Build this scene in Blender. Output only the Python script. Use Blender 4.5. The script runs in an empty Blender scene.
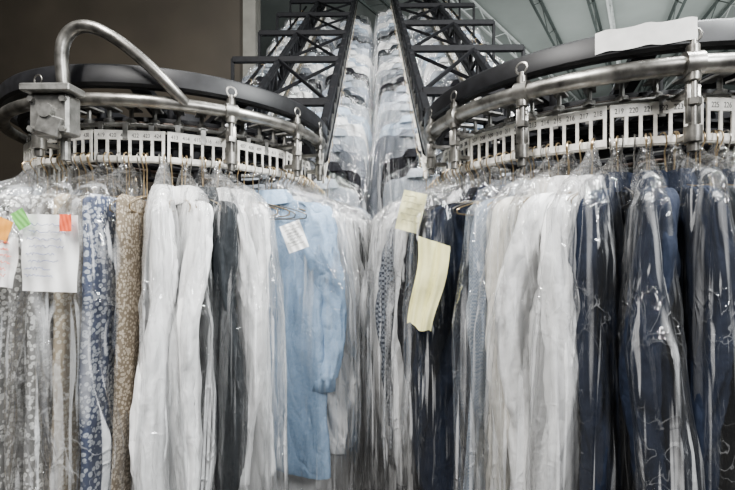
import bpy, math, random
from mathutils import Vector, Matrix, noise
random.seed(7)
D=bpy.data; scene=bpy.context.scene; COL=scene.collection
rad=math.radians

# ------------------------------------------------------------ materials
def newmat(name):
    m=D.materials.new(name); m.use_nodes=True
    nt=m.node_tree; b=nt.nodes['Principled BSDF']; return m,nt,b
def N(nt,t,**kw):
    n=nt.nodes.new(t)
    for k,v in kw.items(): setattr(n,k,v)
    return n
def simple(name,col,rough=.5,metal=0,noise_amt=.15,nscale=20,bump=0,spec=.5):
    m,nt,b=newmat(name)
    tc=N(nt,'ShaderNodeTexCoord'); no=N(nt,'ShaderNodeTexNoise'); no.inputs['Scale'].default_value=nscale; no.inputs['Detail'].default_value=5
    nt.links.new(tc.outputs['Object'],no.inputs['Vector'])
    r=N(nt,'ShaderNodeValToRGB')
    r.color_ramp.elements[0].position=.3; r.color_ramp.elements[1].position=.7
    r.color_ramp.elements[0].color=[c*(1-noise_amt) for c in col]+[1]
    r.color_ramp.elements[1].color=[min(1,c*(1+noise_amt)) for c in col]+[1]
    nt.links.new(no.outputs['Fac'],r.inputs['Fac']); nt.links.new(r.outputs['Color'],b.inputs['Base Color'])
    b.inputs['Roughness'].default_value=rough; b.inputs['Metallic'].default_value=metal
    b.inputs['Specular IOR Level'].default_value=spec
    if bump:
        bp=N(nt,'ShaderNodeBump'); bp.inputs['Strength'].default_value=bump; bp.inputs['Distance'].default_value=.01
        nt.links.new(no.outputs['Fac'],bp.inputs['Height']); nt.links.new(bp.outputs['Normal'],b.inputs['Normal'])
    return m
STEEL=simple('worn_steel',(.24,.23,.21),.34,.9,.7,24,.10)
DSTEEL=simple('dull_steel',(.22,.215,.20),.45,.7,.45,40,.15)
BLACK=simple('black_paint',(.005,.005,.006),.6,0,.4,30,0,.12)
BLACKR=simple('black_rubber',(.006,.006,.007),.45,0,.5,40,0,.25)
GREASE=simple('greasy_dark_metal',(.045,.030,.022),.4,.6,.5,40)
RACK=simple('aged_cream_enamel',(.76,.73,.66),.45,.05,.30,38)
BRASS=simple('brass_wire',(.44,.33,.19),.3,.9,.35,60)
WALL=simple('olive_brown_wall',(.030,.024,.017),.6,0,.28,1.3,.05,.3)
POST=simple('grey_post',(.12,.115,.10),.5,.2,.2,6)
FLOOR=simple('dark_concrete',(.03,.027,.025),.7,0,.3,4,.1)
CEIL=simple('grey_green_ceiling_panel',(.33,.37,.35),.6,0,.12,1.2)
BACKW=simple('grey_back_wall',(.07,.085,.08),.7,0,.15,1)
JOIST=simple('grey_joist',(.06,.075,.07),.5,.1,.2,8)
JOISTW=simple('pale_joist',(.62,.66,.64),.5,.1,.2,8)
PAPER=simple('white_paper',(.84,.84,.82),.7,0,.04,12)
YPAPER=simple('yellow_fabric',(.86,.82,.40),.75,0,.10,18,.3)
YPALE=simple('faint_yellow_paper',(.78,.75,.42),.75,0,.14,40)
ORANGE=simple('orange_paper',(.88,.36,.04),.7,0,.05,12)
ORED=simple('red_orange_paper',(.80,.10,.03),.7,0,.05,12)
GREEN=simple('green_paper',(.16,.50,.10),.7,0,.05,12)
INK=simple('blue_ink',(.03,.05,.22),.7,0,.05,12)
DINK=simple('black_ink',(.03,.03,.03),.7,0,.05,12)
TAPE=simple('white_tape',(.72,.71,.68),.5,0,.12,30)
BUTTON=simple('pearl_button',(.7,.7,.68),.3,0,.05,30)

def M1(nt,op,a,bv=None,clamp=False):
    n=N(nt,'ShaderNodeMath',operation=op,use_clamp=clamp)
    for i,x in enumerate((a,bv)):
        if x is None: continue
        if isinstance(x,(int,float)): n.inputs[i].default_value=x
        else: nt.links.new(x,n.inputs[i])
    return n.outputs[0]
def cloth(name,c1,c2=None,pat='plain',scale=60,rough=.85):
    m,nt,b=newmat(name)
    b.inputs['Roughness'].default_value=rough
    b.inputs['Specular IOR Level'].default_value=.2
    tc=N(nt,'ShaderNodeTexCoord')
    c1=list(c1)+[1]; c2=(list(c2)+[1]) if c2 else [x*.8 for x in c1[:3]]+[1]
    ramp=N(nt,'ShaderNodeValToRGB'); cr=ramp.color_ramp; e=cr.elements
    def stops(L):
        while len(e)>1: e.remove(e[-1])
        e[0].position=L[0][0]; e[0].color=L[0][1]
        for p,c in L[1:]:
            x=e.new(p); x.color=c
    if pat=='plain':
        t=N(nt,'ShaderNodeTexNoise'); t.inputs['Scale'].default_value=scale; t.inputs['Detail'].default_value=4
        src=t.outputs['Fac']; stops([(.35,c1),(.75,c2)])
    elif pat=='floral':
        t=N(nt,'ShaderNodeTexVoronoi'); t.inputs['Scale'].default_value=scale; t.inputs['Randomness'].default_value=.9
        src=t.outputs['Distance']; stops([(0,c1),(.10,c1),(.15,c2),(.42,c2),(.48,c1),(1,c1)])
    elif pat=='check':
        t=N(nt,'ShaderNodeTexChecker'); t.inputs['Scale'].default_value=scale
        src=t.outputs['Fac']; stops([(.4,c1),(.6,c2)])
    elif pat=='stripe':
        t=N(nt,'ShaderNodeTexWave'); t.inputs['Scale'].default_value=scale; t.bands_direction='DIAGONAL'
        src=t.outputs['Fac']; stops([(.55,c1),(.8,c2)])
        mp=N(nt,'ShaderNodeMapping'); mp.inputs['Scale'].default_value=(1,1,0)
        nt.links.new(tc.outputs['Object'],mp.inputs['Vector']); nt.links.new(mp.outputs['Vector'],t.inputs['Vector'])
    if pat!='stripe': nt.links.new(tc.outputs['Object'],t.inputs['Vector'])
    nt.links.new(src,ramp.inputs['Fac']); nt.links.new(ramp.outputs['Color'],b.inputs['Base Color'])
    def ns(sc,dist,det=2):
        mp=N(nt,'ShaderNodeMapping'); mp.inputs['Scale'].default_value=sc
        nt.links.new(tc.outputs['Object'],mp.inputs['Vector'])
        n=N(nt,'ShaderNodeTexNoise'); n.inputs['Scale'].default_value=1; n.inputs['Detail'].default_value=det; n.inputs['Distortion'].default_value=dist
        nt.links.new(mp.outputs['Vector'],n.inputs['Vector']); return n.outputs['Fac']
    r=M1(nt,'ABSOLUTE',M1(nt,'SUBTRACT',ns((12,12,4),.7),.5))
    r2=M1(nt,'ABSOLUTE',M1(nt,'SUBTRACT',ns((24,24,12),.8),.5))
    h=M1(nt,'ADD',M1(nt,'MULTIPLY',r,1.8),M1(nt,'MULTIPLY',r2,.5))
    bp=N(nt,'ShaderNodeBump'); bp.inputs['Strength'].default_value=.9; bp.inputs['Distance'].default_value=.017
    nt.links.new(h,bp.inputs['Height']); nt.links.new(bp.outputs['Normal'],b.inputs['Normal'])
    return m
C={
 'white':cloth('white_cotton',(.90,.90,.89),(.84,.84,.84)),
 'cream':cloth('cream_cotton',(.82,.79,.72),(.73,.70,.63)),
 'grey':cloth('grey_white_cotton',(.36,.39,.42),(.27,.30,.34)),
 'palestripe':cloth('pale_striped_cotton',(.70,.73,.77),(.35,.44,.58),'stripe',60),
 'blue':cloth('light_blue_chambray',(.25,.37,.53),(.33,.45,.60),'plain',120),
 'paleblue':cloth('pale_blue_cotton',(.46,.56,.68),(.40,.50,.62)),
 'navy':cloth('navy_wool',(.005,.009,.021),(.011,.017,.034)),
 'black':cloth('black_wool',(.005,.005,.007),(.010,.010,.013)),
 'char':cloth('charcoal_wool',(.014,.017,.020),(.028,.032,.036)),
 'greycheck':cloth('grey_micro_check',(.025,.03,.045),(.24,.26,.29),'check',130),
 'bluecheck':cloth('slate_micro_check',(.15,.19,.25),(.40,.44,.49),'check',240),
 'fl_white':cloth('grey_taupe_floral',(.24,.235,.225),(.74,.74,.71),'floral',84),
 'fl_tan':cloth('tan_floral',(.36,.29,.20),(.64,.58,.47),'floral',95),
 'fl_blue':cloth('dusty_blue_floral',(.060,.074,.125),(.44,.47,.52),'floral',84),
 'tan':cloth('tan_dotted',(.17,.135,.095),(.42,.36,.28),'floral',120),
}
def plastic(name,base,glint_cre,edge,tint=(.96,.97,.98),rough=.07,gloss=.5):
    m,nt,b=newmat(name)
    tc=N(nt,'ShaderNodeTexCoord')
    def ns(sc,det,dist):
        mp=N(nt,'ShaderNodeMapping'); mp.inputs['Scale'].default_value=sc
        nt.links.new(tc.outputs['Object'],mp.inputs['Vector'])
        n=N(nt,'ShaderNodeTexNoise'); n.inputs['Scale'].default_value=1; n.inputs['Detail'].default_value=det; n.inputs['Distortion'].default_value=dist
        nt.links.new(mp.outputs['Vector'],n.inputs['Vector']); return n.outputs['Fac']
    def rng(o,a,c):
        mr=N(nt,'ShaderNodeMapRange'); mr.inputs['From Min'].default_value=a; mr.inputs['From Max'].default_value=c
        nt.links.new(o,mr.inputs['Value']); return mr.outputs['Result']
    def ridge(o,w):
        r=M1(nt,'ABSOLUTE',M1(nt,'SUBTRACT',o,.5))
        mr=N(nt,'ShaderNodeMapRange'); mr.inputs['From Min'].default_value=0; mr.inputs['From Max'].default_value=w
        mr.inputs['To Min'].default_value=1; mr.inputs['To Max'].default_value=0
        nt.links.new(r,mr.inputs['Value']); return mr.outputs['Result']
    n_f=ns((48,48,7),2,.8); n_m=ns((22,22,2.4),2,.5); n_d=ns((20,20,13),2,.9)
    n_v=ns((70,70,1.9),2,.2); n_w=ns((30,30,1.5),2,.2)
    glint_streak=rng(n_v,.60,.66); wide=rng(n_w,.61,.70)  # pale streaks in the alpha paint vertical glints onto the film
    patch=rng(ns((6,6,1.6),2,.5),.46,.60); patch2=rng(ns((6,6,5),2,.5),.48,.62)
    crin=M1(nt,'MULTIPLY',ridge(n_d,.010),patch2)
    glint_crease=M1(nt,'MAXIMUM',M1(nt,'MULTIPLY',glint_streak,.9),M1(nt,'MULTIPLY',wide,.65))
    glint_crease=M1(nt,'MAXIMUM',glint_crease,M1(nt,'MULTIPLY',crin,.6))
    glint_crease=M1(nt,'MULTIPLY',glint_crease,M1(nt,'ADD',M1(nt,'MULTIPLY',patch,.8),.2))
    lw=N(nt,'ShaderNodeLayerWeight'); lw.inputs['Blend'].default_value=.25
    f2=M1(nt,'POWER',lw.outputs['Facing'],3.2)
    a=M1(nt,'ADD',M1(nt,'MULTIPLY',glint_crease,glint_cre),base)
    a=M1(nt,'ADD',a,M1(nt,'MULTIPLY',patch,base*2.2))
    a=M1(nt,'ADD',a,M1(nt,'MULTIPLY',f2,edge),True)
    a=M1(nt,'MINIMUM',a,.85)
    nt.links.new(a,b.inputs['Alpha'])
    b.inputs['Base Color'].default_value=(*tint,1); b.inputs['Roughness'].default_value=.3
    b.inputs['Specular IOR Level'].default_value=.6
    dw=M1(nt,'MULTIPLY',ridge(n_d,.09),patch2)
    h=M1(nt,'ADD',M1(nt,'MULTIPLY',n_f,.26),M1(nt,'ADD',M1(nt,'MULTIPLY',n_m,1.0),M1(nt,'MULTIPLY',dw,.28)))
    bp=N(nt,'ShaderNodeBump'); bp.inputs['Strength'].default_value=.95; bp.inputs['Distance'].default_value=.014
    nt.links.new(h,bp.inputs['Height'])
    gl=N(nt,'ShaderNodeBsdfGlossy'); gl.inputs['Roughness'].default_value=rough
    nt.links.new(bp.outputs['Normal'],gl.inputs['Normal']); nt.links.new(bp.outputs['Normal'],b.inputs['Normal'])
    fr=N(nt,'ShaderNodeFresnel'); fr.inputs['IOR'].default_value=1.6; nt.links.new(bp.outputs['Normal'],fr.inputs['Normal'])
    mx=N(nt,'ShaderNodeMixShader'); out=nt.nodes['Material Output']
    nt.links.new(M1(nt,'MINIMUM',M1(nt,'MULTIPLY',fr.outputs[0],1.1),gloss),mx.inputs[0])
    nt.links.new(b.outputs[0],mx.inputs[1]); nt.links.new(gl.outputs[0],mx.inputs[2]); nt.links.new(mx.outputs[0],out.inputs['Surface'])
    return m
PL_CLEAR=plastic('clear_plastic_film',.003,.34,.10,gloss=.42)
PL_MILK=plastic('milky_plastic_film',.040,.45,.22,(.97,.98,.985))
PL_FAR=plastic('clear_plastic_wrap',.000,.30,.03,gloss=.4)

# ------------------------------------------------------------ mesh helpers
def mesh(name,v,f,mats=(),smooth=True,fm=None,sharp=42):
    me=D.meshes.new(name); me.from_pydata([tuple(p) for p in v],[],f)
    for m in mats: me.materials.append(m)
    if smooth: me.polygons.foreach_set('use_smooth',[True]*len(me.polygons))
    if fm: me.polygons.foreach_set('material_index',fm)
    me.update()
    if smooth and sharp: me.set_sharp_from_angle(angle=rad(sharp))
    return me
def obj(name,me,parent=None,loc=None,kind=None,label=None,cat=None,group=None):
    o=D.objects.new(name,me); COL.objects.link(o)
    if parent: o.parent=parent
    if loc is not None: o.location=loc
    if kind: o['kind']=kind
    if label: o['label']=label
    if cat: o['category']=cat
    if group: o['group']=group
    return o
class B:
    def __init__(s): s.v=[]; s.f=[]; s.m=[]; s.mi=0
    def add(s,v,f):
        k=len(s.v); s.v+= [Vector(p) for p in v]; s.f+=[tuple(i+k for i in q) for q in f]; s.m+=[s.mi]*len(f)
    def box(s,c,d,M=None):
        x,y,z=[a/2 for a in d]; b=min(x,y,z)*.25
        def ring(hx,hy,zz):
            return [(-hx,-hy+b,zz),(-hx+b,-hy,zz),(hx-b,-hy,zz),(hx,-hy+b,zz),(hx,hy-b,zz),(hx-b,hy,zz),(-hx+b,hy,zz),(-hx,hy-b,zz)]
        R=[ring(x-b,y-b,-z),ring(x,y,-z+b),ring(x,y,z-b),ring(x-b,y-b,z)]
        v=[Vector(p) for r in R for p in r]
        if M is not None: v=[M@p for p in v]
        v=[p+Vector(c) for p in v]
        f=[]
        for j in range(3):
            for i in range(8):
                f.append((j*8+i,j*8+(i+1)%8,(j+1)*8+(i+1)%8,(j+1)*8+i))
        f.append(tuple(range(7,-1,-1))); f.append(tuple(24+i for i in range(8)))
        s.add(v,f)
    def tube(s,pts,r,n=10,closed=False,caps=True):
        pts=[Vector(p) for p in pts]; L=len(pts); v=[]; f=[]
        up=Vector((0,0,1)); prev=None
        for i,p in enumerate(pts):
            if closed: t=(pts[(i+1)%L]-pts[i-1])
            else: t=pts[min(i+1,L-1)]-pts[max(i-1,0)]
            t.normalize()
            if prev is None:
                a=up if abs(t.z)<.9 else Vector((1,0,0))
                u=t.cross(a).normalized()
            else:
                u=(prev-t*prev.dot(t)).normalized()
            prev=u; w=t.cross(u)
            rr=r[i] if isinstance(r,(list,tuple)) else r
            for k in range(n):
                a=2*math.pi*k/n
                v.append(p+u*math.cos(a)*rr+w*math.sin(a)*rr)
        m=L if closed else L-1
        for i in range(m):
            for k in range(n):
                a=i*n+k; b2=i*n+(k+1)%n; c=((i+1)%L)*n+(k+1)%n; d=((i+1)%L)*n+k
                f.append((a,b2,c,d))
        if not closed and caps:
            f.append(tuple(range(n-1,-1,-1))); f.append(tuple((L-1)*n+k for k in range(n)))
        s.add(v,f)
    def beam(s,a,b,w,h):
        a=Vector(a); b=Vector(b); t=(b-a); L=t.length; t.normalize()
        side=t.cross(Vector((0,0,1)))
        if side.length<.01: side=Vector((1,0,0))
        side.normalize(); up=side.cross(t)
        M=Matrix((side,t,up)).transposed()
        s.box((a+b)/2,(w,L,h),M)
    def mesh(s,name,mats,smooth=True,sharp=42): return mesh(name,s.v,s.f,mats,smooth,s.m,sharp)
def spline(P,n):
    P=[Vector(p) for p in P]; out=[]
    for i in range(len(P)-1):
        p0=P[max(i-1,0)];p1=P[i];p2=P[i+1];p3=P[min(i+2,len(P)-1)]
        for k in range(n):
            t=k/n
            out.append(.5*((2*p1)+(-p0+p2)*t+(2*p0-5*p1+4*p2-p3)*t*t+(-p0+3*p1-3*p2+p3)*t**3))
    out.append(P[-1]); return out

# ------------------------------------------------------------ garments
R0=.52
def pw(c,e): return math.copysign(abs(c)**e,c)
def loft(b,rows):
    n=len(rows[0]); v=[p for r in rows for p in r]; f=[]
    for j in range(len(rows)-1):
        for i in range(n):
            f.append((j*n+i,(j+1)*n+i,(j+1)*n+(i+1)%n,j*n+(i+1)%n))
    b.add(v,f)
def interp(T,z):
    for i in range(len(T)-1):
        if T[i][0]>=z>=T[i+1][0]:
            t=(T[i][0]-z)/(T[i][0]-T[i+1][0]+1e-9)
            return [a+(b-a)*t for a,b in zip(T[i][1:],T[i+1][1:])]
    return list(T[-1][1:])
def section(wx,z,tz,n,seed,fold,k,t0,fq=26,cx=0,fz=2.2,ridged=False,lift=0,sway=0,flat=.72):
    row=[]
    for i in range(n):
        a=2*math.pi*i/n; c=math.cos(a); s=math.sin(a)
        x=wx*pw(c,flat); T=(k*(R0+x+cx) if k else t0)*tz
        y=T*pw(s,.8)
        p=Vector((x*fq,y*fq+seed*7.3,z*fz+seed))
        if ridged:
            q=Vector((x*fq*.5+y*4,y*fq*.5+seed*3.3,z*5+x*6+seed*2))
            d=(.28-abs(noise.noise(p)))*1.9+.4*(.25-abs(noise.noise(p*2.2+Vector((5,3,1)))))*1.6+1.0*(.25-abs(noise.noise(q)))
        else:
            q=Vector((x*10+z*6,y*10+seed*3.3,z*6-x*6+seed*2))
            d=.8*noise.noise(p)+.3*noise.noise(p*2.1+Vector((5,3,1)))+1.0*(.22-abs(noise.noise(q)))
        d*=fold
        row.append(Vector((cx+x+c*d*.7,y+s*d+noise.noise(p*.5+Vector((9,9,9)))*fold*.7+sway*noise.noise(Vector((x*3,seed*5,z*2.2))),z+lift*noise.noise(Vector((c*2,s*2,seed))))))
    return row
def zlist(a,b,n): return [a+(b-a)*i/(n-1) for i in range(n)]
def shirt_parts(seed,k,t0,length=.80,res=1.0,sleeve_end=-.90,fold=.019):
    n=int(96*res)
    T=[(-.135,.05,.55),(-.145,.09,.50),(-.165,.160,.48),(-.20,.176,.55),(-.30,.172,.70),(-.45,.174,.85),(-.75,.184,.98),(-.135-length,.194,1.0)]
    torso=B(); rows=[]
    for z in zlist(-.135,-.20,8)+zlist(-.225,-.135-length,int(46*res)):
        wx,tz=interp(T,z); rows.append(section(wx,z,tz,n,seed,fold*min(1,(-z-.12)*5),k,t0,fq=22,fz=1.3,sway=.03*min(1,-z)))
    loft(torso,rows)
    sl=[]
    for sg in (1,-1):
        b=B(); rows=[]
        path=[(sg*.118,-.153,.026),(sg*.145,-.164,.036),(sg*.164,-.198,.048),(sg*.172,-.32,.064),(sg*.180,-.5,.064),(sg*.178,-.68,.058),(sg*.174,sleeve_end,.050)]
        cl=spline([Vector(p) for p in path],int(10*res)+1)
        m=int(48*res)
        ph=seed*1.3+sg
        for q in cl:
            x0,z,r=q; kk=(k*(R0+x0)*.85 if k else t0*.85)
            ry=min(kk,r*.42)
            sy=.018*math.sin(z*8+ph)+.012*(z+.2)*sg; sx=.010*math.sin(z*9+ph*2)
            row=[]
            for i in range(m):
                a=2*math.pi*i/m; c=math.cos(a); s=math.sin(a)
                p=Vector((c*1.8+sg*4+seed,s*1.2+seed*3.1,z*8+c*1.2))
                d=.009*noise.noise(p)+.016*(.20-abs(noise.noise(p*1.3+Vector((2,2,2)))))
                row.append(Vector((x0+sx+pw(c,.7)*(r*.85+d),s*(ry+d)+sy,z)))
            rows.append(row)
        x0,z,r=cl[-1]; cuff=[]
        for dz,sc in ((-.002,1.0),(-.05,.98),(-.052,.85),(-.05,.2)):
            cuff.append([Vector((x0+sx+pw(math.cos(2*math.pi*i/m),.7)*r*.8*sc,sy+math.sin(2*math.pi*i/m)*r*.42*sc,z+dz)) for i in range(m)])
        rows+=cuff
        loft(b,rows); sl.append(b)
    col=B(); rows=[]
    m=int(36*res)
    for (z,r,ry) in ((-.148,.066,.030),(-.128,.058,.030),(-.108,.055,.028),(-.104,.058,.031),(-.125,.072,.040),(-.152,.086,.048)):
        row=[]
        for i in range(m):
            a=2*math.pi*i/m
            row.append(Vector((r*math.cos(a),min(ry,(k*R0 if k else t0)*1.4)*math.sin(a),z-.014*max(0,-math.sin(a))**2*(1 if z<-.12 else .3))))
        rows.append(row)
    loft(col,rows)
    return torso,sl,col
def drape_mesh(seed,k,t0):
    b=B(); rows=[]
    T=[(-.115,.165,.35),(-.130,.19,.50),(-.30,.195,.62),(-.7,.20,.70),(-1.15,.205,.75)]
    for z in zlist(-.115,-.14,4)+zlist(-.16,-1.10,24):
        wx,tz=interp(T,z); rows.append(section(wx,z,tz,130,seed,.010,k,t0,34,fz=.35,flat=.5,sway=.015))
    loft(b,rows); return b
def bag_mesh(seed,k,t0,length=.98,res=1.0,fold=.016):
    b=B(); rows=[]; n=int(150*res)
    w=random.uniform(-.005,.034)
    T=[(-.020,.010,.30),(-.045,.014,.34),(-.065,.032,.45),(-.090,.080,.55),(-.115,.145,.60),(-.140,.200,.66),(-.19,.236,.84),(-.30,.246,1.08),(-.45,.250+w,1.25),(-.7,.255+w,1.38),(-.95,.250+w,1.42),(-.045-length,.240+w,1.4)]
    for z in zlist(-.020,-.22,int(20*res)+2)+zlist(-.24,-.045-length,int(50*res)):
        wx,tz=interp(T,z)
        f=fold*min(1,.25+wx*3.5)
        lift=.03*max(0,(-z-length*.7)/(length*.35))
        rows.append(section(wx,z,tz,n,seed+.37,f,k,t0,28,fz=1.7,ridged=True,lift=lift,sway=.03*min(1,-z)))
    loft(b,rows); return b
UP=.030
def hanger_builder():
    b=B()
    hook=[(-.017,0,-.010),(-.018,0,.002),(-.012,0,.013),(0,0,.018),(.012,0,.013),(.017,0,0),(.012,0,-.014),(.002,0,-.028),(0,0,-.045),(0,0,-.115)]
    b.tube(spline(hook,3),.0018,6)
    b.tube([Vector(p)+Vector((0,0,UP)) for p in spline([(0,0,-.135),(.06,0,-.145),(.16,0,-.170),(.172,0,-.182),(.15,0,-.19),(0,0,-.19),(-.15,0,-.19),(-.172,0,-.182),(-.16,0,-.170),(-.06,0,-.145),(0,0,-.135)],2)],.002,6)
    return b
HANG=hanger_builder().mesh('wire_hanger',[BRASS])
HANGS=hanger_builder().mesh('wire_hanger_steel',[STEEL])

KW=.052
VAR={}
def make_variants(key,k,t0,nv,res=1.0):
    L=[]
    for s in range(nv):
        torso,sl,col=shirt_parts(s*3.7+1,k,t0,[.98,1.02,.94,1.0,.96,1.04,1.0][s%7],res)
        bt=B(); yy=-(k*R0*.80 if k else t0*.85)
        strip=[]
        for zz in zlist(-.17,-.92,14):
            strip.append([Vector((sx_,yy-dy,zz)) for sx_,dy in ((-.016,.004),(-.016,.011),(.016,.011),(.016,.004))])
        loft(bt,strip); bt.mi=1
        for zz in zlist(-.19,-.88,9):
            bt.tube([(0,yy-.015,zz),(0,yy-.008,zz)],.0055,8)
        L.append(dict(torso=torso.mesh('shirt_torso',[C['white']],True,0),sl=[q.mesh('shirt_sleeve',[C['white']],True,0) for q in sl],
                      col=col.mesh('shirt_collar',[C['white']]),but=bt.mesh('shirt_placket',[C['white'],BUTTON]),
                      bag=bag_mesh(s*2.9+.5,k,t0,random.choice([1.14,1.2,1.26]),res).mesh('plastic_cover',[PL_CLEAR],True,0),
                      drape=drape_mesh(s*4.1+2,k,t0).mesh('draped_fabric_panel',[C['white']],True,0)))
    VAR[key]=L
make_variants('wedge',KW,0,7)
make_variants('flat',0,.030,3,.8)

def setmat(o,m):
    o.material_slots[0].link='OBJECT'; o.material_slots[0].material=m
def tagmesh(w,h,mat,bend=.004,taper=1.0):
    b=B(); nx,nz=21,24; v=[];f=[]
    for j in range(nz):
        for i in range(nx):
            u=j/(nz-1); t=i/(nx-1)-.5; ww=w*(1+(taper-1)*u)
            x=t*ww
            if taper<1:
                y=bend*(1.0*math.sin(t*12+u*1.2)+.6*math.sin(t*23-u*2)+.4*math.sin(u*11+t*4))
                x+=.006*math.sin(u*5)
            else: y=bend*(math.sin(j*.33+i*.25)+.8*math.sin(i*.9-j*.25))
            v.append((x,y,-u*h-(taper<1)*(.006*math.sin(t*9+1)*u+.014*t)))
    for j in range(nz-1):
        for i in range(nx-1):
            a=j*nx+i; f.append((a,a+1,a+nx+1,a+nx))
    b.add(v,f); return b.mesh('paper_tag',[mat],True,0)
LBL={'white':'white cotton shirt','cream':'cream cotton shirt','grey':'pale grey shirt','palestripe':'pale striped shirt','blue':'light blue chambray shirt',
 'paleblue':'pale blue shirt','navy':'navy wool jacket','black':'black jacket','char':'charcoal jacket','greycheck':'grey checked shirt','bluecheck':'slate checked shirt',
 'fl_white':'grey and white floral fabric','fl_tan':'tan floral fabric','fl_blue':'dusty blue fabric with white flowers','tan':'tan dotted fabric'}
def garment(loc,ang,col,key='wedge',var=None,film=PL_CLEAR,drape=False,group='garments on the conveyor',wd=1.0,ln=1.0,th=1.0,steel=False,tilt=0):
    V=VAR[key][random.randrange(len(VAR[key])) if var is None else var]
    jacket=col in('navy','black','char')
    nm='draped_fabric' if drape else ('bagged_jacket' if jacket else 'bagged_shirt')
    e=D.objects.new(nm,None); COL.objects.link(e); e.empty_display_size=.05
    e.location=loc; e.rotation_euler=(tilt,0,ang)
    e['label']=LBL[col]+(' in clear plastic on a hanger' if film else ' folded on a wire hanger'); e['category']='fabric' if drape else ('jacket' if jacket else 'shirt'); e['group']=group
    h=obj('wire_hanger',HANGS if steel else HANG,e)
    if drape:
        d=obj('fabric_panel',V['drape'],e,(0,0,-.004)); setmat(d,C[col]); d.scale=(wd,th,ln)
    else:
        pn='jacket' if jacket else 'shirt'
        t=obj(pn,V['torso'],e,(0,0,UP)); setmat(t,C[col]); t.scale=(wd,th,ln)
        for q in V['sl']:
            s=obj('sleeve',q,t); setmat(s,C[col])
            if col=='blue': s.scale=(1,1,.86); s.location=(0,0,-.024)
        c=obj('collar',V['col'],t); setmat(c,C[col])
        bb=obj('button_placket',V['but'],t); setmat(bb,C[col])
    if film:
        p=obj('plastic_cover',V['bag'],e,(0,0,UP)); setmat(p,film); p.scale=(1.0*wd,th*(1.7 if drape else 1),max(ln,1)); p['label']='clear folded plastic garment film'
    return e

# ------------------------------------------------------------ conveyors
ZR=1.745
SLOPE=.80
def circ(cx,cy,sgn,r,phi):
    return Vector((cx+sgn*r*math.sin(phi),cy-r*math.cos(phi),0))
def text_mesh(s,size):
    cu=D.curves.new('t','FONT'); cu.body=s; cu.size=size; cu.align_x='LEFT'; cu.extrude=.0002
    o=D.objects.new('t',cu); COL.objects.link(o)
    bpy.context.view_layer.update()
    me=D.meshes.new_from_object(o.evaluated_get(bpy.context.evaluated_depsgraph_get()))
    D.objects.remove(o); me.materials.clear(); me.materials.append(DINK); return me
NS=6
def rack_mesh(L,ns=NS):
    b=B(); t=.005
    b.box((0,0,.063),(L,t,.023)); b.box((0,0,.002),(L,t,.014))
    b.box((0,.010,.075),(L,.022,.003)); b.box((0,.006,-.006),(L,.012,.003))
    for i in range(ns+1):
        x=-L/2+.004+(L-.008)*i/ns
        b.box((x,0,.030),(.0075,t*.9,.050))
    return b.mesh('slotted_hanger_rack',[RACK],False)
def trolley_mesh():
    b=B(); b.tube([(0,0,-.012),(0,0,-.010),(0,0,.016),(0,0,.018)],[.009,.014,.014,.009],12)
    b.box((.018,0,-.006),(.04,.026,.006)); b.box((.036,0,-.026),(.004,.014,.05)); b.tube([(0,0,.016),(0,0,.055)],.006,8)
    b.box((-.01,0,.052),(.06,.03,.006))
    return b.mesh('trolley_wheel',[DSTEEL])
TROL=trolley_mesh()
XSIDE=.34
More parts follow.
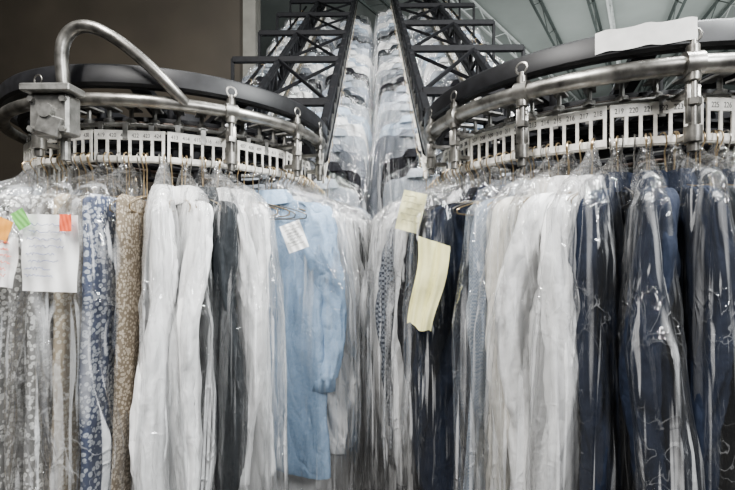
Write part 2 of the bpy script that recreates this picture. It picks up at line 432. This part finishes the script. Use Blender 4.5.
def conveyor(cx,cy,sgn,R,xin,xout,label,numstart,clamps,rt,rz):
    e=D.objects.new('garment_conveyor',None); COL.objects.link(e); e.location=(cx,cy,0)
    e['label']=label; e['category']='conveyor'; e['group']='garment conveyors'
    O=Vector((cx,cy,0))
    def put(nm,b,mats,sm=True,lab=None):
        me=b.mesh(nm,mats,sm); me.transform(Matrix.Translation(-O))
        o=obj(nm,me,e)
        if lab:o['label']=lab
        return o
    Rr=R+.06
    y0=cy+.35
    def path(r,z):
        arc=[]
        for i in range(41):
            ph=rad(88-i*4.9)
            p=circ(cx,cy,sgn,r,ph); p.z=z; arc.append(p)
        Q=[Vector((xout,y0+.35,z+.0)),Vector((xout,y0+.55,z+.3*SLOPE)),Vector((xout,y0+1.6,z+1.35*SLOPE)),Vector((xout,y0+4.2,z+3.95*SLOPE))]
        pre=[Vector((xin,y0+4.2,z+4.2*SLOPE)),Vector((xin,y0+1.5,z+1.5*SLOPE)),Vector((xin,y0+.3,z+.3*SLOPE)),Vector((xin,y0,z+.02))]
        return spline(pre,5)+arc+spline([arc[-1]]+Q,5)[1:]
    b=B(); b.tube(path(Rr,1.893),rt,14); put('guide_rail',b,[STEEL],lab='thick curved worn steel tube')
    b=B(); b.tube(path(R-.05,1.858),.010,8); put('chain_track',b,[GREASE],lab='dark greasy chain track')
    b=B(); b.tube(path(R-.01,1.846),.006,8); put('drive_cable',b,[DSTEEL])
    b=B(); n=96
    prof=[(Rr+.003,1.930),(Rr+.010,1.937),(Rr+.010,1.980),(Rr+.003,1.988),(Rr-.035,1.988),(Rr-.035,1.980),(Rr-.02,1.930)]
    rows=[]
    for i in range(n):
        a=2*math.pi*i/n
        rows.append([Vector((cx+r*math.cos(a),cy+r*math.sin(a),z)) for r,z in prof])
    v=[p for r in rows for p in r]; m=len(prof); f=[]
    for i in range(n):
        for k in range(m):
            f.append((i*m+k,((i+1)%n)*m+k,((i+1)%n)*m+(k+1)%m,i*m+(k+1)%m))
    b.add(v,f); put('rim_band',b,[BLACKR],lab='black bumper band around the turning wheel')
    b=B(); b.tube([(cx,cy,1.82),(cx,cy,1.84),(cx,cy,1.96),(cx,cy,2.02)],[.05,.09,.09,.05],24)
    for i in range(12):
        a=2*math.pi*i/12+.2
        b.beam((cx+.07*math.cos(a),cy+.07*math.sin(a),1.9),(cx+(Rr-.03)*math.cos(a),cy+(Rr-.03)*math.sin(a),1.945),.05,.025)
        c2,s2=math.cos(a+.13),math.sin(a+.13)
        b.tube([(cx+(R-.09)*c2,cy+(R-.09)*s2,1.80),(cx+(R-.09)*c2,cy+(R-.09)*s2,1.93)],.013,10)
        b.beam((cx+(R-.09)*c2,cy+(R-.09)*s2,1.82),(cx+(R-.03)*c2,cy+(R-.03)*s2,1.83),.035,.012)
    for rr,zz,t in ((R-.09,1.875,.018),(R-.24,1.90,.024),(R+.01,1.905,.014),(R-.10,1.81,.012)):
        ring=[(cx+rr*math.cos(2*math.pi*i/60),cy+rr*math.sin(2*math.pi*i/60),zz) for i in range(60)]
        b.tube(ring,t,8,closed=True)
    put('turning_wheel',b,[BLACK],lab='black spoked turning wheel')
    L=.190; da=2*math.degrees(math.asin(L/2/R))+.5
    rm=rack_mesh(L)
    ph=97; num=numstart
    while ph>-100:
        p=circ(cx,cy,sgn,R*math.cos(rad(da/2))+.006,rad(ph))
        ang=math.atan2(-math.cos(rad(ph)),sgn*math.sin(rad(ph)))
        o=obj('hanger_rack',rm,e,(p.x-cx,p.y-cy,ZR)); o.rotation_euler=(0,0,ang+math.pi/2); o.scale=(1,1,rz); o['label']='cream slotted hanger rack with small numbers'
        if -25<ph<88:
            tm=text_mesh('   '.join('%d'%(num+j) for j in range(NS)),.015); num+=NS
            w=max(v.co.x for v in tm.vertices); sx=(L-.018)/w
            for v in tm.vertices: v.co.x=v.co.x*sx-(L-.018)/2
            tm.transform(Matrix.Rotation(math.pi/2,4,'X'))
            obj('rack_numbers',tm,o,(0,-.0030,.0575))
        ph-=da
    rs=rack_mesh(.215,7)
    for xx in (xin,xout):
        for j in range(17):
            y=y0+.18+j*.235
            o=obj('hanger_rack',rs,e,(xx-cx,y-cy,ZR+(y-y0)*SLOPE))
            o.rotation_euler=(Matrix.Rotation(math.atan(SLOPE),3,'X')@Matrix.Rotation(math.pi/2,3,'Z')).to_euler()
    b=B(); st=y0+.1; en=y0+4.3
    sg=1 if xout>0 else -1
    for xx in (xin,xout):
        for dz in (.12,.30):
            b.beam((xx,st,ZR+dz+(st-y0)*SLOPE),(xx,en,ZR+dz+(en-y0)*SLOPE),.040,.040)
        y=st; j=0
        while y<en-.2:
            z1=ZR+(y-y0)*SLOPE; z2=ZR+(y+.2-y0)*SLOPE
            b.beam((xx,y,z1+.10),(xx,y,z1+.33),.028,.028)
            b.beam((xx,y,z1+(.12 if j%2 else .30)),(xx,y+.2,z2+(.30 if j%2 else .12)),.020,.020)
            y+=.2; j+=1
    xs=xout+sg*XSIDE
    b.beam((xs,y0+.8,ZR+.8*SLOPE),(xs,en,ZR+(en-y0)*SLOPE),.022,.022)
    y=st+.20; j=0
    while y<en:
        z=ZR+(y-y0)*SLOPE
        side=y>y0+.8
        b.beam((xin,y,z+.32),(xs if side else xout,y,z+.32),.034,.045)
        if side: b.beam((xs,y,z+.33),(xs,y,z-.01),.022,.022)
        if y+.7<en:
            b.beam((xin,y,z+.32),(xout,y+.7,z+.32+.7*SLOPE),.018,.022)
            b.beam((xout,y,z+.30),(xin,y+.7,z+.30+.7*SLOPE),.018,.022)
        y+=.7; j+=1
    put('inclined_truss',b,[BLACK],False,'black steel lattice track rising to the roof')
    for ph,zl in clamps:
        b=B(); p=circ(cx,cy,sgn,Rr,rad(ph)); p.z=1.893
        out=circ(0,0,sgn,1,rad(ph)).normalized(); tan=Vector((-out.y,out.x,0))
        b.tube([p-tan*.018,p-tan*.017,p+tan*.017,p+tan*.018],[rt+.003,rt+.007,rt+.007,rt+.003],18)
        q=p+out*.006
        b.tube([q+Vector((0,0,rt)),q+Vector((0,0,rt+.018)),q+Vector((0,0,rt+.019)),q+Vector((0,0,rt+.03))],[.013,.013,.008,.008],12)
        ring=[q+Vector((0,0,rt+.040))+tan*.014*math.cos(a*math.pi/8)+Vector((0,0,.014*math.sin(a*math.pi/8))) for a in range(16)]
        b.tube(ring,.005,8,closed=True)
        b.tube([q+Vector((0,0,-rt)),q+Vector((0,0,-rt-.016)),q+Vector((0,0,-rt-.017)),q+Vector((0,0,-zl))],[.015,.015,.0085,.0085],12)
        b.tube([q+Vector((0,0,-.075)),q+Vector((0,0,-.076)),q+Vector((0,0,-.090)),q+Vector((0,0,-.091))],[.009,.016,.016,.009],6)
        b.tube([q+Vector((0,0,-zl+.055)),q+Vector((0,0,-zl+.054)),q+Vector((0,0,-zl+.02)),q+Vector((0,0,-zl+.019)),q+Vector((0,0,-zl))],[.008,.017,.017,.011,.011],14)
        b.beam(q+Vector((0,0,-.055)),q-out*.13+Vector((0,0,-.055)),.024,.010)
        b.beam(q+Vector((0,0,-zl+.035)),q-out*.05+Vector((0,0,-zl+.035)),.018,.014)
        b.beam(q+Vector((0,0,-.045)),q+Vector((0,0,-.13)),.030,.008)
        put('clamp_bracket',b,[STEEL],lab='steel clamp with threaded drop rod')
    for ph in range(-90,91,8):
        p=circ(0,0,sgn,R-.038,rad(ph)); p.z=1.852
        o=obj('trolley_wheel',TROL,e,p); o.rotation_euler=(0,0,math.atan2(p.y,p.x))
    return e
LC=(-.76,1.65); RC=(.81,1.50)
XIN=.255; XOUT=.70
convL=conveyor(LC[0],LC[1],1,.50,-XIN,-XOUT,'overhead garment conveyor with curved steel rail and tubular handle',401,[(37,.175),(62,.16),(79,.15),(-16,.15)],.0175,1.08)
convR=conveyor(RC[0],RC[1],-1,.55,XIN,XOUT,'overhead garment conveyor with curved steel rail and white taped band',201,[(44,.19),(11,.19),(66,.16),(82,.15)],.021,1.22)

def child(nm,b,mats,par,sm=True,lab=None):
    me=b.mesh(nm,mats,sm); me.transform(Matrix.Translation(-par.location)); o=obj(nm,me,par)
    if lab:o['label']=lab
    return o
b=B(); b.tube(spline([(-.800,1.05,1.86),(-.803,1.045,1.93),(-.803,1.04,1.99),(-.792,1.04,2.035),(-.762,1.04,2.060),(-.72,1.043,2.060),(-.67,1.05,2.036),(-.62,1.065,1.998),(-.575,1.085,1.955),(-.545,1.11,1.92),(-.525,1.14,1.893)],6),.0155,16)
child('tubular_handle',b,[STEEL],convL,True,'bent grey steel guard tube')
b=B(); b.box((-.815,1.035,1.83),(.100,.05,.105)); b.box((-.81,1.02,1.890),(.125,.06,.018)); b.box((-.81,1.012,1.80),(.06,.02,.05),Matrix.Rotation(.3,3,'Y'))
for x,z in ((-.855,1.865),(-.775,1.865),(-.855,1.79),(-.775,1.79)):
    b.tube([(x,1.012,z),(x,1.002,z)],.008,6)
b.tube([(-.815,1.011,1.835),(-.815,.998,1.835)],.018,16)
b.tube([(-.80,1.05,1.78),(-.80,1.05,1.72)],.011,12)
child('junction_bracket',b,[DSTEEL],convL,False,'boxy grey cast bracket with bolts')
b=B(); v=[];f=[]; n=18
for i in range(n+1):
    ph=rad(10.5+18*i/n)
    for j,z in enumerate((1.941,1.955,1.972,1.990)):
        p=circ(RC[0],RC[1],-1,.55+.06+.0125+.0015*math.sin(i*1.7+j*2),ph); p.z=z+.002*math.sin(i*.9); v.append(p)
for i in range(n):
    for j in range(3): f.append((i*4+j,i*4+j+1,i*4+j+5,i*4+j+4))
b.add(v,f); child('tape_strip',b,[TAPE],convR,True,'white paper tape stuck around the band')

# ------------------------------------------------------------ hang garments
M=PL_MILK; K=PL_CLEAR
gl='garments hanging around the conveyor turn'
#        phi, colour, film, drape, twist, thick, width
Lphi=[(-40,'white',M,0,0,1,1),(-31,'grey',M,0,0,1,1),(-24,'fl_tan',None,1,0,.8,1),(-19,'tan',None,1,0,.8,1),(-14.5,'fl_white',None,1,0,.9,1),(-9.5,'fl_white',K,1,0,.95,1),(-4.5,'fl_white',None,1,0,.95,1),(.4,'fl_tan',K,1,0,.95,1),(6.5,'fl_blue',K,1,0,1.15,1),(11.8,'tan',None,1,0,.75,1),
 (18,'white',M,0,5,1.05,1.05),(24.5,'white',K,0,12,1.05,1.05),(30,'char',K,0,14,1,1.02),(34.5,'white',M,0,11,1.0,1.03),(38.5,'white',K,0,5,.9,.98),(55,'blue',K,0,22,1.15,1.12),(62,'white',M,0,19,.9,1.1),(67,'white',K,0,17,.9,1.1),(72,'black',K,0,13,.9,1.13),(77,'white',K,0,10,.9,1.14),(82,'greycheck',K,0,7,.9,1.14),(87,'white',K,0,3,.9,1.15)]
GL={}
for i,(ph,col,film,dr,tw,th,wd) in enumerate(Lphi):
    p=circ(LC[0],LC[1],1,.50,rad(ph)); p.z=ZR
    jt=.008 if dr else .03
    ln=1 if dr else (.88 if col=='blue' else random.uniform(1.0,1.05))
    GL[ph]=garment(p,rad(ph-90+tw)+random.uniform(-jt,jt),col,'wedge',i%7,film,bool(dr),gl,ln=ln,th=th,wd=wd,tilt=random.uniform(-.045,.045) if not dr else 0)
Rphi=[(-46,'white',M,0,1,1),(-36,'paleblue',M,0,1,1),(-27,'grey',M,0,1,1),(-19,'white',M,0,1,1),(-11,'navy',K,0,1,1),(-4,'white',M,0,1,1),(2,'navy',K,0,1,1),(7,'char',K,4,1,1),(11.5,'navy',K,8,1,1.03),(17.5,'navy',K,17,1.2,1.08),(23.5,'navy',K,18,1.1,1.02),(29,'white',M,15,1.15,1.07),(34.5,'white',K,15,1.15,1.05),(39.5,'cream',K,13,.95,1),(44.5,'bluecheck',K,9,.9,1),(54,'navy',K,24,1.3,1.10),(60,'black',K,22,1,1.08),(65.5,'white',K,19,.95,1.1),(70.5,'greycheck',K,17,.95,1.16),(75.5,'white',K,13,.9,1.14),(80.5,'white',M,9,.9,1.14),(85.5,'white',K,5,.9,1.14)]
GR={}
for i,(ph,col,film,tw,th,wd) in enumerate(Rphi):
    p=circ(RC[0],RC[1],-1,.55,rad(ph)); p.z=ZR
    GR[ph]=garment(p,rad(-90-ph-tw)+random.uniform(-.03,.03),col,'wedge',(i+2)%7,film,False,gl,ln=random.uniform(1.0,1.05),th=th,wd=wd,tilt=random.uniform(-.045,.045))
for sgn,cy in ((-1,LC[1]),(1,RC[1])):
    y=cy+.07; j=0
    while y<cy+.40:
        garment((sgn*XIN,y,ZR),(0 if sgn<0 else math.pi)+random.uniform(-.12,.12),random.choice(['white','paleblue','white','char','white']),'flat',j%3,K,False,'garments on the level run',wd=1.12)
        y+=.09; j+=1
for (cx,cy),sgn,R in ((LC,1,.50),(RC,-1,.55)):
    ph=-20.0
    while ph<92:
        ph+=random.uniform(2.0,3.8)
        p=circ(cx,cy,sgn,R,rad(ph)); p.z=ZR
        h=obj('wire_hanger',random.choice([HANG,HANG,HANGS]),None,p,label='bare brass-coloured wire hanger on the slotted rack',cat='hanger',group='wire hangers on the racks')
        h.rotation_euler=(random.uniform(-.08,.08),random.uniform(-.03,.03),(rad(ph-90) if sgn>0 else rad(-90-ph))+random.uniform(-.05,.2)*sgn)

def incline_mesh(seed):
    b=B(); torso,sl,col=shirt_parts(seed,0,.030,.62,.6,-.72,.014)
    for q in (torso,sl[0],sl[1],col): b.add(q.v,q.f)
    b.mi=1; bg=bag_mesh(seed+1,0,.026,.70,.6,.016); b.add(bg.v,bg.f)
    b.mi=2; hb=B(); hb.tube([(-.017,0,-.01),(-.014,0,.012),(0,0,.018),(.014,0,.012),(.015,0,-.008),(0,0,-.03),(0,0,-.14)],.0022,5); b.add(hb.v,hb.f)
    return b.mesh('bagged_shirt_small',[C['white'],PL_FAR,BRASS],True,0)
IM=[incline_mesh(s*1.9) for s in range(6)]
cols=['white','paleblue','white','grey','white','palestripe','char','white','bluecheck','grey','black','greycheck','grey']
for sgn,cy in ((-1,LC[1]),(1,RC[1])):
    for xx,gap,s0 in ((XIN,.18,.12),(XOUT,.16,.12),(XOUT+XSIDE,.18,.95)):
        y0=cy+.35; y=y0+s0; j=random.randrange(13)
        while y<y0+4.1:
            col=cols[j%13]; j+=random.choice([1,1,2,3])
            o=obj('bagged_shirt',random.choice(IM),None,(sgn*xx+random.uniform(-.012,.012),y,ZR+(y-y0)*SLOPE))
            o.rotation_euler=(random.uniform(-.10,.05),random.uniform(-.07,.07),random.uniform(-.28,.28)+(0 if sgn<0 else math.pi))
            s=random.uniform(.95,1.03); o.scale=(s,random.uniform(.8,1.1),random.uniform(.95,1.05))
            setmat(o,C[col]); o['label']=LBL[col]+' in clear plastic on the inclined track'; o['category']='shirt'; o['group']='shirts on the inclined track'
            y+=gap*random.uniform(.8,1.2)

def ticket(par,loc,ang,w,h,mat,label,tilt=0,lines=0,ink=INK,lean=0,bend=.0025,taper=1.0,nm='paper_ticket'):
    o=obj(nm,tagmesh(w,h,mat,bend,taper),par,label=label)
    W=Matrix.Translation(Vector(loc))@Matrix.Rotation(ang,4,'Z')@Matrix.Rotation(tilt,4,'Y')@Matrix.Rotation(lean,4,'X')
    PM=Matrix.LocRotScale(par.location,par.rotation_euler,Vector((1,1,1)))
    o.matrix_local=PM.inverted()@W
    if lines:
        b=B()
        for j in range(lines):
            z=-h*.13-j*h*.76/lines; L=w*random.uniform(.45,.85)
            x0=-w*.42+random.uniform(0,.012)
            pts=[(x0+L*k/26,-.0062,z+random.uniform(-.0032,.0032)) for k in range(27)]
            b.tube(pts,.00065,4)
        obj('handwriting',b.mesh('handwriting',[ink]),o)
    return o
gA=GL[.4]; gB=GL[-4.5]
ticket(gA,(-.690,.865,1.565),rad(2),.118,.165,PAPER,'white handwritten receipt',.03,8)
ticket(gB,(-.785,.862,1.555),0,.035,.045,ORANGE,'small orange slip',.4,bend=.0004)
ticket(gB,(-.755,.852,1.572),0,.030,.040,GREEN,'small green slip',-.5,bend=.0004)
ticket(gA,(-.650,.852,1.565),0,.026,.036,ORED,'small red-orange slip',0,bend=.0004)
ticket(gB,(-.79,.868,1.52),0,.06,.11,PAPER,'white ticket with red written lines',.15,6,ORED)
ticket(GR[54],(.152,1.030,1.51),rad(-18),.085,.225,YPAPER,'soft creased pale yellow cloth strip',.15,bend=.0055,taper=.75,nm='yellow_cloth')
ticket(GR[60],(.116,1.12,1.645),rad(-14),.066,.11,YPALE,'short faint yellow slip',.25,5,DINK,bend=.003)
ticket(GL[55],(-.250,1.21,1.565),rad(5),.062,.085,PAPER,'white printed ticket',-.35,7,DINK)

# ------------------------------------------------------------ room
def struct(nm,b,mat):
    return obj(nm,b.mesh(nm,[mat],False),None,kind='structure')
def plainbox(c,d):
    b=B(); x,y,z=[a/2 for a in d]
    v=[(c[0]+i*x,c[1]+j*y,c[2]+k*z) for i in(-1,1) for j in(-1,1) for k in(-1,1)]
    b.add(v,[(0,1,3,2),(4,6,7,5),(0,4,5,1),(2,3,7,6),(0,2,6,4),(1,5,7,3)]); return b
HC=5.6
struct('floor',plainbox((1,5,-.05),(14,16,.1)),FLOOR)
struct('ceiling',plainbox((1,6,HC+.05),(14,16,.1)),CEIL)
struct('wall_back',plainbox((1,13,HC/2),(14,.1,HC)),BACKW)
struct('wall_partition',plainbox((-3.72,4.6,HC/2),(4.56,.12,HC)),WALL)
struct('wall_left',plainbox((-6.05,5,HC/2),(.1,16,HC)),WALL)
struct('wall_right',plainbox((8.05,5,HC/2),(.1,16,HC)),BACKW)
struct('trim_1',plainbox((-1.37,4.58,HC/2),(.14,.2,HC)),POST)
for i in range(14):
    b=B(); x0=.2+i*.85
    if i%3==2: a=Vector((x0-1.6,5.2,HC-.10)); c=Vector((x0+5.0,12.8,HC-.10))
    else: a=Vector((x0-1.2,5.0,HC-.12)); c=Vector((x0+4.2,12.8,HC-.12))
    c.x=min(c.x,7.9)
    b.beam(a,c,.045,.035); b.beam(a-Vector((0,0,.30)),c-Vector((0,0,.30)),.035,.028)
    for k in range(18):
        p=a.lerp(c,k/18); q=a.lerp(c,(k+1)/18)
        b.beam(p-Vector((0,0,.30*(k%2))),q-Vector((0,0,.30*((k+1)%2))),.014,.014)
    obj('roof_joist',b.mesh('roof_joist',[JOISTW if i%3==2 else JOIST],False),None,kind='structure',label='thin steel open-web roof joist',cat='joist',group='roof joists')

# ------------------------------------------------------------ light
def area(nm,loc,target,size,power,col,sy=None):
    l=D.lights.new(nm,'AREA'); l.energy=power; l.color=col; l.shape='RECTANGLE'; l.size=size; l.size_y=sy or size
    o=D.objects.new(nm,l); COL.objects.link(o); o.location=loc
    o.rotation_euler=(Vector(target)-Vector(loc)).to_track_quat('-Z','Y').to_euler(); return o
area('shop_window_light',(1.7,-1.6,3.2),(0,1.5,1.3),.8,140,(.97,.985,1.0),.8)
area('added_light',(2.4,.4,4.4),(.2,1.8,1.4),.2,520,(.97,1,1),2.4)  # added narrow strip, gives the plastic film its highlights
area('added_light',(-1.0,-.5,4.2),(-.4,1.5,1.4),.18,300,(1,.98,.95),1.6)  # second added strip for highlights on the film
area('added_light',(0,1.4,5.4),(0,3.2,2.3),2.6,65,(.97,.99,1.0),.2)  # added overhead strip aimed at the inclined stack
area('added_light',(4.5,7.0,3.2),(4.5,9,6),3,115,(.98,1,.99),3)  # added uplight below the roof, brightens the ceiling
w=D.worlds.new('world'); scene.world=w; w.use_nodes=True
w.node_tree.nodes['Background'].inputs[0].default_value=(.82,.88,.95,1); w.node_tree.nodes['Background'].inputs[1].default_value=.025

cam=D.cameras.new('camera'); cam.lens=20; cam.sensor_width=36; cam.clip_start=.02
co=D.objects.new('camera',cam); COL.objects.link(co); co.location=(0,0,1.5); co.rotation_euler=(rad(90),0,rad(.84))
scene.camera=co
